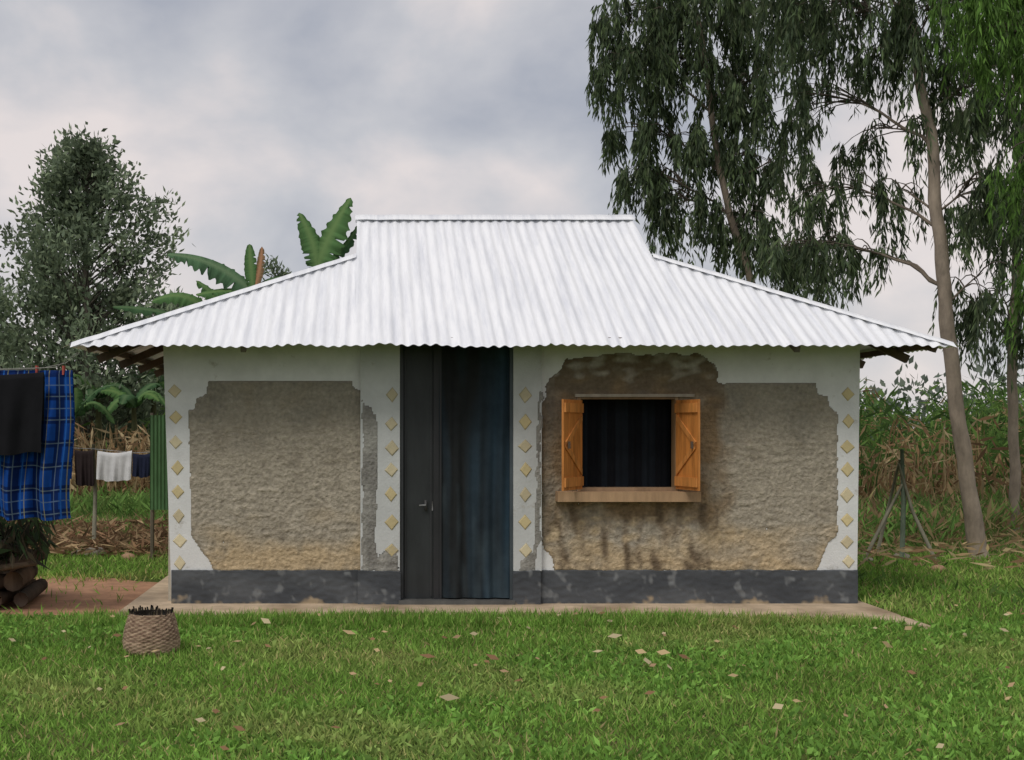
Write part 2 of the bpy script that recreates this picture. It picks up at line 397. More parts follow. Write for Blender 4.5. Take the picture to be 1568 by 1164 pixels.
# roof
XE0,XE1=-2.46,4.87; YE0,YR,YE1=10.45,13.2,15.95; ZE,ZR=2.245,3.77; GT=.65; G0,G1=-.11,2.77
zt=lambda t: ZE+(ZR-ZE)*t
PITCH=.095; AMP=.0085
rf=MB()
def section(cols, normal, rows=14):
    P=[]
    for s,b,t in cols:
        b=Vector(b);t=Vector(t); sh=math.floor(s/.76); h=(math.sin(sh*12.9898)*43758.5453)%1
        d=(b-t); d=d.normalized() if d.length>1e-4 else Vector((0,0,0))
        ext=(h-.5)*.035+.016*nz(s*1.7,2)
        row=[]
        for j in range(rows):
            k=j/(rows-1); p=b.lerp(t,k)+d*ext*(1-k)
            sag=.012*nz(s*2.2,k*2)+.005*h+ (.020*nz(s*4.5,1)*(1-k)**4)
            am=AMP*(1+.8*nz(s*5,9)*(1-k)**3)
            row.append(p+normal*(am*math.cos(2*math.pi*s/PITCH)+sag-.005*(k>.62)))
        P.append(row)
    rf.grid(P,(1,1,1))
def xs(a,b):
    n=max(2,int(abs(b-a)/(PITCH/8))); return [a+(b-a)*i/n for i in range(n+1)]
for sgn,ye in ((1,YE0),(-1,YE1)):
    nrm=Vector((0,-(ZR-ZE)*sgn,abs(YR-YE0))).normalized()
    yt=lambda t: ye+(YR-ye)*t
    section([(x,(x,ye,ZE),(x,yt(GT*(x-XE0)/(G0-XE0)),zt(GT*(x-XE0)/(G0-XE0)))) for x in xs(XE0,G0)],nrm)
    section([(x,(x,ye,ZE),(x,YR,ZR)) for x in xs(G0,G1)],nrm,30)
    section([(x,(x,ye,ZE),(x,yt(GT*(XE1-x)/(XE1-G1)),zt(GT*(XE1-x)/(XE1-G1)))) for x in xs(G1,XE1)],nrm)
yg0=YE0+(YR-YE0)*GT; yg1=YE1+(YR-YE1)*GT
for xe,xg in ((XE0,G0),(XE1,G1)):
    nrm=Vector(((zt(GT)-ZE)*(1 if xe>xg else -1),0,abs(xg-xe))).normalized()
    cols=[]
    for y in xs(YE0,YE1):
        k=max(0,min(1,(y-YE0)/(yg0-YE0),(YE1-y)/(YE1-yg1)))
        cols.append((y,(xe,y,ZE),(xe+(xg-xe)*k,y,zt(GT*k))))
    section(cols,nrm)
rf.done('roof_sheets',M_roof,house,True)
cp=MB()
def cap(a,b,da,db,lift=.026,n=24):
    a=Vector(a);b=Vector(b);P=[]
    for i in range(n+1):
        p=a.lerp(b,i/n)+Vector((0,0,lift+.006*nz(i*.7,1)))
        P.append([p+da,p+da*.5+Vector((0,0,.004)),p+Vector((0,0,.012)),p+db*.5+Vector((0,0,.004)),p+db])
    cp.grid(P,(1,1,1))
fd=Vector((0,YE0-YR,ZE-ZR)).normalized(); bd=Vector((0,YE1-YR,ZE-ZR)).normalized()
cap((G0-.02,YR,ZR),(G1+.02,YR,ZR),fd*.12,bd*.12)
for xe,xg in ((XE0,G0),(XE1,G1)):
    sd=Vector((xe-xg,0,ZE-zt(GT))).normalized()
    cap((xe,YE0,ZE),(xg,yg0,zt(GT)),fd*.075,sd*.10,.02); cap((xe,YE1,ZE),(xg,yg1,zt(GT)),bd*.075,sd*.10,.02)
cp.done('ridge_and_hip_caps',M_roof,house,True)
gb=MB()
for x in (G0+.05,G1-.05): gb.add([(x,yg0+.05,zt(GT)-.01),(x,yg1-.05,zt(GT)-.01),(x,YR,ZR-.05)],[(0,1,2)],(.35,.3,.24))
RB=(.10,.068,.045); DZ=-.062; SL=(ZR-ZE)/(YR-YE0)
for x in [XE0+.12+i*(XE1-XE0-.24)/9 for i in range(10)]:
    for sg,ye in ((1,YE0),(-1,YE1)):
        t=1 if G0<x<G1 else GT*((x-XE0)/(G0-XE0) if x<G0 else (XE1-x)/(XE1-G1))
        if t*2.75<.3: continue
        gb.beam((x,ye+.22*sg,ZE+.22*SL+DZ),(x,ye+(YR-ye)*t,zt(t)+DZ),.05,.05,RB)
for xe,xg in ((XE0,G0),(XE1,G1)):
    gb.beam((xe+(xg-xe)*.05,YE0+(yg0-YE0)*.05,zt(GT*.05)-.07),(xg,yg0,zt(GT)-.07),.06,.06,RB)
    for y in (11.2,12.2,13.2,14.2,15.2):
        kk=min(1,(y-YE0)/(yg0-YE0),(YE1-y)/(YE1-yg1))
        gb.beam((xe+(.06 if xe<xg else -.06),y,ZE+.02-.09),(xe+(xg-xe)*kk,y,zt(GT*kk)-.09),.05,.07,RB)
    gb.beam((xe+(.14 if xe<xg else -.14),YE0+.25,ZE+.015),(xe+(.14 if xe<xg else -.14),YE1-.25,ZE+.015),.04,.05,RB)
gb.beam((XE0+.25,YE0+.2,ZE+.065),(XE1-.25,YE0+.2,ZE+.065),.04,.04,RB)
for px in (380,1195): gb.beam((fx(px),10.56,ZE-.012),(fx(px),11.0,ZE+.18),.045,.07,(.16,.14,.12))
gb.done('roof_timbers',M_wood,house)

# ------------------------------------------------------------------ basket
bs=MB(); bc=W(231.5,1000,8.7); R=22; prof=[(0,.168),(.03,.185),(.08,.192),(.14,.188),(.2,.172),(.26,.148),(.275,.142)]
P=[];Cc=[]; NS=90
for i in range(R*2+1):
    z=.275*i/R/2; r=np.interp(z,[p[0] for p in prof],[p[1] for p in prof]); row=[];rc=[]; w_=(i//2)%2
    for k in range(NS+1):
        a=2*math.pi*k/NS; w=.005*math.sin(k*2*math.pi/5+w_*math.pi); rr=r+w+.004*(i%2)+.010*nz(math.cos(a)*2,math.sin(a)*2,z*9)
        row.append((bc.x+rr*math.cos(a),bc.y+rr*math.sin(a),z+.01+.008*nz(math.cos(a),math.sin(a),1)))
        b=.55+.5*math.sin(k*2*math.pi/5+w_*math.pi)*.6+.9*nz(k*.3,i*.4)-.3*(i%2==0)+.4*(z<.1); rc.append(mixc((.18,.11,.075),(.48,.35,.24),b))
    P.append(row);Cc.append(rc)
bs.grid(P,Cc)
inner=[];ic=[]
for i in range(6):
    z=.275-.2*i/5; r=np.interp(z,[p[0] for p in prof],[p[1] for p in prof])-.014
    inner.append([(bc.x+r*math.cos(2*math.pi*k/NS),bc.y+r*math.sin(2*math.pi*k/NS),z+.01) for k in range(NS+1)]); ic.append([(.05,.04,.03)]*(NS+1))
bs.grid(inner,ic); bs.add([(bc.x+.16*math.cos(2*math.pi*k/24),bc.y+.16*math.sin(2*math.pi*k/24),.07) for k in range(24)],[tuple(range(24))],(.05,.04,.03))
for k in range(50):
    a=2*math.pi*k/50; p=Vector((bc.x+.140*math.cos(a),bc.y+.140*math.sin(a),.27)); h=random.uniform(.015,.05)
    bs.tube([p,p+Vector((random.uniform(-.012,.012),random.uniform(-.012,.012),h))],[.007,.005],4,random.choice([(.03,.03,.03),(.05,.04,.03),(.12,.09,.06)]))
bs.done('woven_basket',M_basket,None,True)

# ------------------------------------------------------------------ washing lines and cloths
def cloth(name,x0,x1,y0,ztop,front_len,back_len,colf,amp=.03,nf=5,nx=110,ns=120,seed=0,sag=0,ylean=0):
    mb=MB();P=[];Cc=[]
    for i in range(nx+1):
        u=i/nx; row=[];rc=[]
        for j in range(ns+1):
            s=-back_len+(front_len+back_len)*j/ns; d=abs(s); side=-1 if s>0 else 1
            y=y0+side*min(.02,d*.5)+ylean*(u-.5)
            fl=amp*min(1,d*2.2)*(math.sin(u*nf*6.28+seed+.8*math.sin(d*3))+.5*math.sin(u*nf*15+seed*2+d*2))*(1 if s>0 else .5)
            z=ztop-d-sag*math.sin(u*math.pi)+.03*nz(u*5,seed)*d*2
            x=x0+(x1-x0)*u+.03*math.sin(d*4+seed)*d
            row.append((x,y+fl+(-.03*d if s>0 else .03*d),z)); rc.append(colf(u*(x1-x0),s))
        P.append(row);Cc.append(rc)
    mb.grid(P,Cc); return mb.done(name,M_cloth,None,True)
def plaid(u,s):
    c=(.008,.055,.26); a=(u/.17)%1; b=(s/.19)%1
    if a<.36: c=mixc(c,(.004,.012,.06),.85)
    if b<.30: c=mixc(c,(.004,.012,.06),.8)
    if abs(a-.15)<.014 or abs(b-.15)<.014: c=(.12,.17,.22)
    if abs(a-.65)<.012: c=(.28,.25,.10)
    if abs(b-.65)<.012: c=(.10,.16,.26)
    if abs(a-.45)<.03: c=(.02,.11,.38)
    return c
cloth('blue_plaid_cloth',-3.75,-2.43,10.35,2.04,1.22,.9,plaid,.055,4,nx=260,ns=300,seed=1)
cloth('black_cloth',-3.85,-2.63,10.22,2.02,.66,.4,lambda u,s:(.012,.012,.014),.03,3,seed=3,sag=.03)
ln=MB(); ln.tube([(-2.40,10.47,2.19),(-2.5,10.4,2.10),(-2.7,10.34,2.05),(-3.8,10.3,2.02),(-6.2,10.2,2.12)],.004,5,(.25,.25,.22)); ln.tube([(-2.42,10.47,2.19),(-2.55,10.3,2.06),(-3.85,10.2,2.015),(-6.2,10.1,2.1)],.004,5,(.25,.25,.22))
for x in (-2.5,-2.72): ln.box(x-.006,x+.006,10.31,10.37,2.0,2.075,(.5,.1,.08))
ln.tube([(-6.2,10.15,0),(-6.2,10.15,2.2)],[.04,.035],8,(.2,.15,.1)); ln.done('washing_line',M_wood)
px0=W(145,840,16.4)
cloth('white_cloth',(147-CX)*16.2/F,(200-CX)*16.2/F,16.3,1.28,.37,.3,lambda u,s:(.62,.62,.62),.03,2,40,40,4,sag=.03)
cloth('navy_cloth',(201-CX)*16.2/F,(230-CX)*16.2/F,16.3,1.25,.30,.25,lambda u,s:(.02,.025,.05),.03,2,40,40,2,sag=.02)
cloth('dark_trousers',(112-CX)*16.2/F,(141-CX)*16.2/F,16.3,1.30,.46,.4,lambda u,s:(.03,.022,.022),.03,2,40,40,6,sag=.02)
ln=MB(); ln.tube([(-7,16.5,1.45),(px0.x,16.3,1.30),(-3.0,16.3,1.25),(-1.7,15.5,1.32)],.004,4,(.3,.3,.3)); ln.tube([(px0.x,16.35,0),(px0.x+.02,16.35,.7),(px0.x,16.33,1.36)],[.03,.026,.024],7,(.20,.19,.14)); ln.done('clothes_line',M_bark,None,True)
gs=MB();P=[]
for i in range(80):
    x=-2.58+.60*i/79; P.append([(x,14.9+.008*math.sin(i*1.1),z) for z in (.60,1.1,1.72)])
gs.grid(P,(.07,.15,.06)); gs.tube([(-2.56,14.95,0),(-2.56,14.95,1.75)],.025,7,(.12,.1,.07)); gs.tube([(-2.02,14.95,0),(-2.02,14.95,1.75)],.025,7,(.12,.1,.07)); gs.done('green_sheet_screen',M_dark,None)

# woodpile
wp=MB()
for r in range(4):
    for k in range(7-r//2):
        x=-3.00-.19*k-.05*r+random.uniform(-.03,.03); z=.09+.15*r; rr=random.uniform(.055,.09)
        a=Vector((x,10.75+random.uniform(-.12,.1),z)); b=a+Vector((random.uniform(-.15,.15),1.0,random.uniform(-.02,.02)))
        wp.tube([a,a.lerp(b,.5)+Vector((.01,0,.01)),b],[rr,rr*1.04,rr*.95],10,random.choice([(.08,.055,.04),(.06,.042,.03),(.12,.08,.055)]))
wp.tube([(-4.6,10.6,.66),(-3.3,10.66,.62),(-2.86,10.7,.50)],[.05,.045,.03],8,(.07,.055,.04)); wp.tube([(-4.6,10.55,.46),(-3.3,10.6,.36),(-2.80,10.65,.42)],[.04,.035,.02],8,(.15,.10,.07))
woodpile=empty('woodpile'); wp.done('logs',M_bark,woodpile,True)
n=1300; P_=np.c_[rng.uniform(-4.6,-2.84,n),rng.uniform(10.5,11.5,n),rng.uniform(.5,.84,n)]; D=np.c_[rng.normal(0,.5,n),rng.normal(-.5,.4,n),rng.normal(-.6,.4,n)]
leaf_obj('cut_leaves',[leaf_arrays(P_,D,rng.uniform(.12,.30,n),rng.uniform(.02,.05,n),palette(n,[(.05,.075,.045),(.07,.11,.05),(.11,.09,.06),(.04,.04,.03)]))],M_leaf,woodpile)

# ------------------------------------------------------------------ trees
def bez(a,b,c,n): return [a*(1-t)**2+b*2*t*(1-t)+c*t*t for t in [i/n for i in range(n+1)]]
def eucalyptus(trunk,tr,lobes,pal,seed,leafL=.16,leafW=.025,strandL=(.35,.95),kst=6,kl=18,barkc=(.27,.22,.17),dens=.67):
    root=empty('eucalyptus_tree'); mb=MB(); random.seed(seed); trunk=[Vector(p) for p in trunk]
    pts=[];rad=[]
    for i in range(len(trunk)-1):
        for k in range(5):
            t=k/5; p=trunk[i].lerp(trunk[i+1],t); pts.append(p+Vector((.04*nz(p.z*1.5,seed),.03*nz(p.z*1.5,seed+4),0))); rad.append((tr[i]+(tr[i+1]-tr[i])*t)*(1+.12*nz(p.z*4,seed+8)))
    pts.append(trunk[-1]); rad.append(tr[-1]); mb.tube(pts,rad,12,barkc)
    S=[];O=[];LN=[];TN=[]
    for (c,r,na) in lobes:
        c=Vector(c); hd=min((Vector((p.x-c.x,p.y-c.y,0)).length for p in pts))
        zt_=c.z-.55*hd-.2; at=min(pts,key=lambda p:abs(p.z-zt_)); i0=pts.index(at)
        mid=at.lerp(c,.5)+Vector((0,0,.25*hd+.1)); limb=bez(at,mid,c+Vector((0,0,r[2]*.4)),12)
        limb=[p+Vector((.07*nz(p.x*3,p.z*3,seed),0,.07*nz(p.x*3,p.z*3,seed+9)))*(1 if 0<q<12 else 0) for q,p in enumerate(limb)]
        r0=min(rad[i0]*.45,.015+.010*hd); mb.tube(limb,[r0*(1-.75*i/12) for i in range(13)],6,tuple(v*.6 for v in barkc),False)
        for _ in range(int(na*dens)):
            while True:
                q=Vector((random.uniform(-1,1),random.uniform(-1,1),random.uniform(-1,1)))
                if q.length<1 and random.random()<.35+.65*q.length: break
            tone=random.uniform(.6,1.35)
            a=c+Vector((q.x*r[0],q.y*r[1],q.z*r[2]))*1.08
            bp=limb[random.randint(5,12)]
            mb.tube(bez(bp,bp.lerp(a,.5)+Vector((0,0,.18)),a,4),[.012,.01,.008,.006,.004],3,(.11,.09,.07),False)
            ks=max(2,int(random.gauss(kst,2))); an0=random.uniform(0,6.283); Lb=random.uniform(*strandL)
            for s in range(ks):
                an=an0+random.gauss(0,1.1); S.append(a+Vector((random.gauss(0,.035),random.gauss(0,.035),random.gauss(0,.05)))); O.append((math.cos(an),math.sin(an),0)); LN.append(Lb*random.uniform(.7,1.15)); TN.append(tone)
    mb.done('trunk_and_limbs',M_bark,root,True)
    S=np.array([tuple(s) for s in S]);O=np.array(O);LN=np.array(LN);TN=np.array(TN); n=len(S)
    t=rng.uniform(0.02,1,(n,kl))
    out=(1-np.exp(-t*2.5))*.22
    P=S[:,None,:]+O[:,None,:]*(out*LN[:,None])[:,:,None]
    P[:,:,2]+= (.10*np.sin(t*2.2)-t**1.35*1.0)*LN[:,None]
    P=P.reshape(-1,3); P+=rng.normal(0,.012,P.shape); m=len(P)
    D=np.c_[rng.normal(0,.26,m),rng.normal(0,.26,m),-np.abs(rng.normal(1,.25,m))]+np.repeat(O,kl,axis=0)*.2
    C=palette(m,pal,.3)*np.repeat(TN,kl)[:,None]
    leaf_obj('foliage',[leaf_arrays(P,D,rng.uniform(.6,1.2,m)*leafL,rng.uniform(.7,1.3,m)*leafW,C)],M_leaf,root)
    return root
DKP=[(.085,.118,.068),(.105,.148,.075),(.125,.175,.08),(.07,.095,.06),(.14,.17,.10)]
LTP=[(.11,.21,.05),(.14,.26,.06),(.09,.16,.045),(.17,.30,.07),(.085,.14,.045)]
def lob(px,py,d,rx,ry,rz,n): return (W(px,py,d),(rx,ry,rz),n)
trA=[W(1500,858,15.1),W(1483,745,15.1),W(1470,650,15.1),W(1455,560,15.15),W(1446,440,15.2),W(1436,330,15.3),W(1425,200,15.4),W(1405,100,15.5),W(1380,0,15.6),W(1360,-120,15.6),W(1350,-260,15.6),W(1345,-400,15.6)]
eucalyptus(trA,[.115,.092,.088,.084,.08,.074,.066,.058,.05,.04,.03,.012],[
 lob(1290,20,15.8,.95,.9,.5,62), lob(1440,20,15.3,.8,.8,.5,58), lob(1390,-150,15.6,1.2,1.1,.8,60), lob(1200,-60,16,1.0,1,.6,50), lob(1360,80,15.8,.5,.6,.25,12),
 lob(1510,130,15.4,.6,.8,.5,40), lob(1240,160,16.2,.55,.7,.35,20), lob(1345,205,16,.75,.8,.22,16), lob(1265,300,16.3,.65,.7,.28,20), lob(1375,300,15.8,.35,.5,.22,8), lob(1500,290,15.3,.45,.6,.35,20), lob(1235,380,16.2,.6,.6,.2,24), lob(1310,390,16.2,.3,.5,.15,6),lob(1505,430,15.0,.35,.5,.25,10),lob(1350,-330,15.6,.9,.9,.7,40)],DKP,11)
trB=[W(1180,815,20),W(1172,600,20),W(1150,430,20),W(1118,330,20),W(1095,220,20),W(1080,100,20),W(1062,-20,20),W(1050,-180,20),W(1045,-320,20)]
eucalyptus(trB,[.09,.08,.06,.055,.05,.045,.04,.03,.015],[
 lob(985,15,20,.7,.9,.55,48), lob(1080,5,20,.9,1,.6,58), lob(1180,30,20,.8,.9,.6,48), lob(965,105,20,.6,.8,.4,36), lob(1060,115,20,.8,.9,.5,46), lob(1160,135,20,.65,.8,.4,34),
 lob(972,200,20,.45,.7,.25,22), lob(1060,220,20,.7,.8,.3,30), lob(1150,240,20,.65,.8,.3,28), lob(980,268,20,.4,.5,.2,20), lob(1045,310,20,.6,.7,.25,28), lob(1145,340,20,.65,.7,.3,34), lob(1215,385,20,.5,.6,.25,26), lob(1060,-140,20,1.2,1.2,.9,60),lob(1215,250,20,.35,.6,.2,8)],DKP,23,leafL=.18,leafW=.032,strandL=(.45,1.05))
trC=[W(1556,825,18.0),W(1552,700,18),W(1550,560,18),W(1556,400,18),W(1565,250,18),W(1575,100,18),W(1580,-100,18),W(1585,-260,18)]
eucalyptus(trC,[.075,.07,.065,.06,.055,.05,.04,.02],[
 lob(1530,320,18,.5,.7,.45,28), lob(1600,300,18,.8,.8,.8,40), lob(1530,460,18,.4,.6,.3,18), lob(1560,150,18,.9,1,.8,60), lob(1620,-20,18,1.1,1.1,1,60), lob(1590,480,18,.5,.6,.4,22), lob(1480,470,18,.3,.5,.2,7)],DKP,31)
trD=[W(1660,905,12.1),W(1650,650,12.1),W(1640,400,12.2),W(1625,150,12.3),W(1600,-100,12.3),W(1580,-350,12.3)]
eucalyptus(trD,[.12,.10,.09,.08,.06,.02],[
 lob(1510,-30,12.6,.5,.7,.3,34), lob(1545,60,12.4,.33,.5,.3,26), lob(1570,-60,12.3,.7,.8,.5,40), lob(1590,240,12.2,.3,.5,.4,24), lob(1600,420,12.1,.28,.4,.35,18), lob(1560,-250,12.3,.9,.9,.7,40),lob(1680,200,12.3,.7,.7,1,40)],LTP,43,leafL=.13,leafW=.02)

def tuft_tree(name,base,ht,rmax,ntuft,pal,leafL,leafW,seed,zlow=.12,kl=60,tuft=.34):
    root=empty(name); random.seed(seed); mb=MB(); b=Vector(base)
    mb.tube([b,b+Vector((.05,0,ht*.5)),b+Vector((0,0,ht*.97))],[ht*.018,ht*.011,.02],8,(.14,.12,.10))
    Pall=[];Dall=[];Call=[]
    for i in range(ntuft):
        h=zlow+(1-zlow)*random.random()**1.0; an=random.uniform(0,6.283)
        base_r=np.interp(h,[.1,.3,.48,.67,.8,.9,.96,1],[.8,1.02,1.0,.84,.62,.42,.28,.12])
        sil=rmax*base_r*(.80+.95*nz(math.cos(an)*1.6,math.sin(an)*1.6,h*5+seed))+.05
        r=sil*random.uniform(.15,1)**.55; c=b+Vector((r*math.cos(an),r*math.sin(an),h*ht))
        if random.random()<.5: mb.tube([b+Vector((0,0,max(.3,h*ht-.8*r))),c],[.03,.008],4,(.11,.10,.08),False)
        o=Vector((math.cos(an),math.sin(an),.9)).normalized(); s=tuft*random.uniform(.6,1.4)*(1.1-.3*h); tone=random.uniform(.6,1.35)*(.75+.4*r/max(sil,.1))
        q=rng.normal(0,.45,(kl,3))*s; al=rng.uniform(-.3,1.0,(kl,1))*s
        Pall.append(np.array(c)+q+np.array(o)*al); Dall.append(np.array(o)*.6+rng.normal(0,.7,(kl,3))+np.array([0,0,.25])); Call.append(palette(kl,pal,.25)*tone)
    P=np.concatenate(Pall);D=np.concatenate(Dall);C=np.concatenate(Call);m=len(P)
    mb.done('trunk_and_limbs',M_bark,root,True)
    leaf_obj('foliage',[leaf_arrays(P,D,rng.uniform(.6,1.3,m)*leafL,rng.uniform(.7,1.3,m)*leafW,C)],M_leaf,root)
GP=[(.21,.265,.17),(.18,.23,.15),(.25,.305,.19),(.15,.19,.13)]  # greyed greens: distance haze is put into the leaf colour
b=W(130,760,30); tuft_tree('grevillea_tree',(b.x,30,0),8.15,2.45,430,GP,.17,.075,5,zlow=.14,kl=62,tuft=.40)
b=W(-32,760,31); tuft_tree('grevillea_tree',(b.x,31,0),5.0,1.5,180,GP,.17,.075,8,zlow=.1)
b=W(250,760,34); tuft_tree('shade_tree',(b.x,36,0),5.2,1.4,130,GP,.20,.08,9,zlow=.2)
b=W(425,700,45); tuft_tree('shade_tree',(b.x,45,0),7.3,.7,36,GP,.24,.08,12,zlow=.3)

# ------------------------------------------------------------------ banana plants
def bleaf(mb,a,b,c,w,col,up=(0,-.5,1),seed=0,tear=.10):
    a,b,c=Vector(a),Vector(b),Vector(c); n=44; pts=bez(a,b,c,n); P=[];Cc=[]
    for i,p in enumerate(pts):
        t=i/n; d=(pts[min(i+1,n)]-pts[max(i-1,0)]).normalized(); s=d.cross(Vector(up)).normalized(); nn=s.cross(d).normalized()
        ww=w*.5*(math.sin(math.pi*min(1,(t*.93+.05))**.85))**.5 if t<1 else .005
        if t<.05: ww=.014
        jl=1-tear*random.random(); jr_=1-tear*random.random()
        if random.random()<.10: jl*=.4
        if random.random()<.10: jr_*=.4
        fold=.25+.12*math.sin(i*1.3)
        P.append([p-s*ww*jl-nn*ww*fold*jl,p-s*ww*.5+nn*ww*.02,p-s*.008,p+s*.008,p+s*ww*.5+nn*ww*.02,p+s*ww*jr_-nn*ww*fold*jr_])
        k=random.uniform(.75,1.2); e=tuple(v*k for v in col); m_=(col[0]*1.8,col[1]*1.45,col[2]*1.5)
        Cc.append([tuple(v*.7 for v in e),e,m_,m_,tuple(v*1.12 for v in e),tuple(v*.8 for v in e)])
    mb.grid(P,Cc)
M_ban=foliage('banana_leaf',.35)
BG=(.10,.20,.075); BD=(.07,.14,.065)
def banana(base,top,leaves,seed):
    random.seed(seed); root=empty('banana_plant'); st=MB(); base=Vector(base);top=Vector(top)
    st.tube([base,base.lerp(top,.5)+Vector((.03,0,0)),top],[.12,.09,.05],10,(.10,.11,.05)); st.done('pseudostem',M_bark,root,True)
    lf=MB()
    for (m_,t_,w,col) in leaves: bleaf(lf,top,m_,t_,w,col)
    lf.done('leaves',M_ban,root,True)
t=W(484,415,17); banana((t.x,17,0),t,[(W(498,365,17),W(537,303,16.9),.58,BG),(W(488,380,17),W(458,326,17.1),.34,BG),(W(525,390,17),W(549,345,17),.26,BD),(W(470,420,16.8),W(410,455,16.5),.4,BD),(W(530,400,17.5),W(600,470,17.6),.45,BG)],3)
t=W(388,448,17.4); banana((t.x,17.4,0),t,[(W(330,392,17.4),W(256,390,17.2),.62,(.10,.19,.10)),(W(384,410,17.4),W(382,374,17.4),.20,BG),(W(400,410,17.4),W(401,378,17.4),.14,(.28,.18,.10)),(W(420,410,17.4),W(470,440,17.3),.35,BD),(W(350,440,17.2),W(300,452,17),.34,BG)],4)
t=W(330,505,18); banana((t.x,18,0),t,[(W(300,430,18),W(232,462,18),.5,BG),(W(290,470,18),W(238,500,18),.44,BD),(W(250,470,17.6),W(172,470,17.4),.34,BD),(W(350,460,18),W(300,430,18),.36,BG)],5)
for k,(px,py,d) in enumerate([(150,612,28),(205,625,27),(235,600,30),(60,610,28),(115,640,26.5)]):
    t=W(px,py,d); Lv=[]; random.seed(60+k)
    for i in range(7):
        an=i*.9+k; r=random.uniform(.6,1.2); o=Vector((math.cos(an),math.sin(an)*.7,0))
        Lv.append((t+o*r*.45+Vector((0,0,random.uniform(.4,.8))),t+o*r+Vector((0,0,random.uniform(-.2,.7))),random.uniform(.25,.40),random.choice([BG,BD,(.09,.18,.06)])))
    banana((t.x,d,0),t,Lv,20+k)

# ------------------------------------------------------------------ bushes, crops
def blob_parts(c,r,n,L,Wd,pal,updir=.4):
    q=rng.normal(size=(n,3)); q=unit(q)*rng.uniform(.3,1,(n,1))**.5; P=np.array(c)+q*np.array(r); P[:,2]=np.abs(P[:,2])
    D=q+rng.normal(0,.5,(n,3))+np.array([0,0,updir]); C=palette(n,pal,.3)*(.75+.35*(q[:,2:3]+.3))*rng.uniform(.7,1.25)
    return leaf_arrays(P,D,rng.uniform(.6,1.3,n)*L,rng.uniform(.7,1.3,n)*Wd,np.clip(C,.005,1))
HP=[(.10,.165,.055),(.13,.22,.065),(.075,.125,.05),(.165,.26,.08)]
parts=[]
for i in range(60):
    d=random.uniform(30,42); x=random.uniform(-14,1.5); parts.append(blob_parts((x,d,.9),(1.1,.9,random.uniform(1.3,2.6)),420,.26,.12,HP))
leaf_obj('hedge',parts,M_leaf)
parts=[]
for i in range(50):
    d=random.uniform(34,50); x=random.uniform(10,36); parts.append(blob_parts((x,d,.8),(1.5,1.2,random.uniform(1.0,2.6)),380,.32,.15,HP))
leaf_obj('hedge',parts,M_leaf)
parts=[]
DP=[(.17,.205,.165),(.15,.185,.15),(.20,.235,.185)]  # far treeline, atmospheric haze painted in as paler grey-green
for i in range(150):
    d=random.uniform(75,110); x=random.uniform(-55,85); h=random.uniform(1.8,5.2); parts.append(blob_parts((x,d,1.5),(2.6,2,h),230,.6,.35,DP))
leaf_obj('distant_trees',parts,M_leaf)
def maize(name,n,xr,yr,ht,gfrac,mix=.9):
    parts=[]; x=rng.uniform(*xr,n); y=rng.uniform(*yr,n)
    h=rng.uniform(.6,1.15,n)*ht; green=rng.random(n)<gfrac
    tan=np.array([(.42,.30,.16),(.32,.21,.11),(.52,.41,.24),(.22,.14,.08)]); grn=np.array([(.10,.185,.05),(.14,.24,.06),(.07,.13,.04)])
    B=np.c_[x,y,np.zeros(n)]; lean=np.c_[rng.normal(0,.12,n),rng.normal(0,.1,n),np.ones(n)]
    cs=np.where(green[:,None],grn[rng.integers(0,3,n)],tan[rng.integers(0,4,n)])
    parts.append(leaf_arrays(B,lean,h,np.full(n,.045),cs,wide=.3))
    for k in range(8):
        f=rng.uniform(.25,1,n)[:,None]; P=B+unit(lean)*h[:,None]*f; an=rng.uniform(0,6.28,n)
        gk=green&((f[:,0]>.45)|(rng.random(n)<.35))
        up=np.where(gk,rng.uniform(.1,1.2,n),rng.uniform(-1.6,.4,n)); D=np.c_[np.cos(an),np.sin(an),up]
        c=np.where((gk&(rng.random(n)<mix))[:,None],grn[rng.integers(0,3,n)],tan[rng.integers(0,4,n)])*rng.uniform(.7,1.2,(n,1))
        Ls=rng.uniform(.25,.6,n)
        parts.append(leaf_arrays(P,D,Ls,rng.uniform(.035,.075,n),c))
        P2=P+unit(D)*(Ls*.7)[:,None]; D2=D*np.array([.5,.5,1])-np.array([0,0,1.0]); parts.append(leaf_arrays(P2,D2,Ls*.7,rng.uniform(.03,.06,n),c))
    leaf_obj(name,parts,M_leaf)
maize('maize_field',480,(5.0,22),(20,25),1.7,.38)
maize('maize_field',1000,(6.0,28),(25,33),2.3,.9)
maize('maize_field',650,(-11,0),(24,29),1.55,.10)

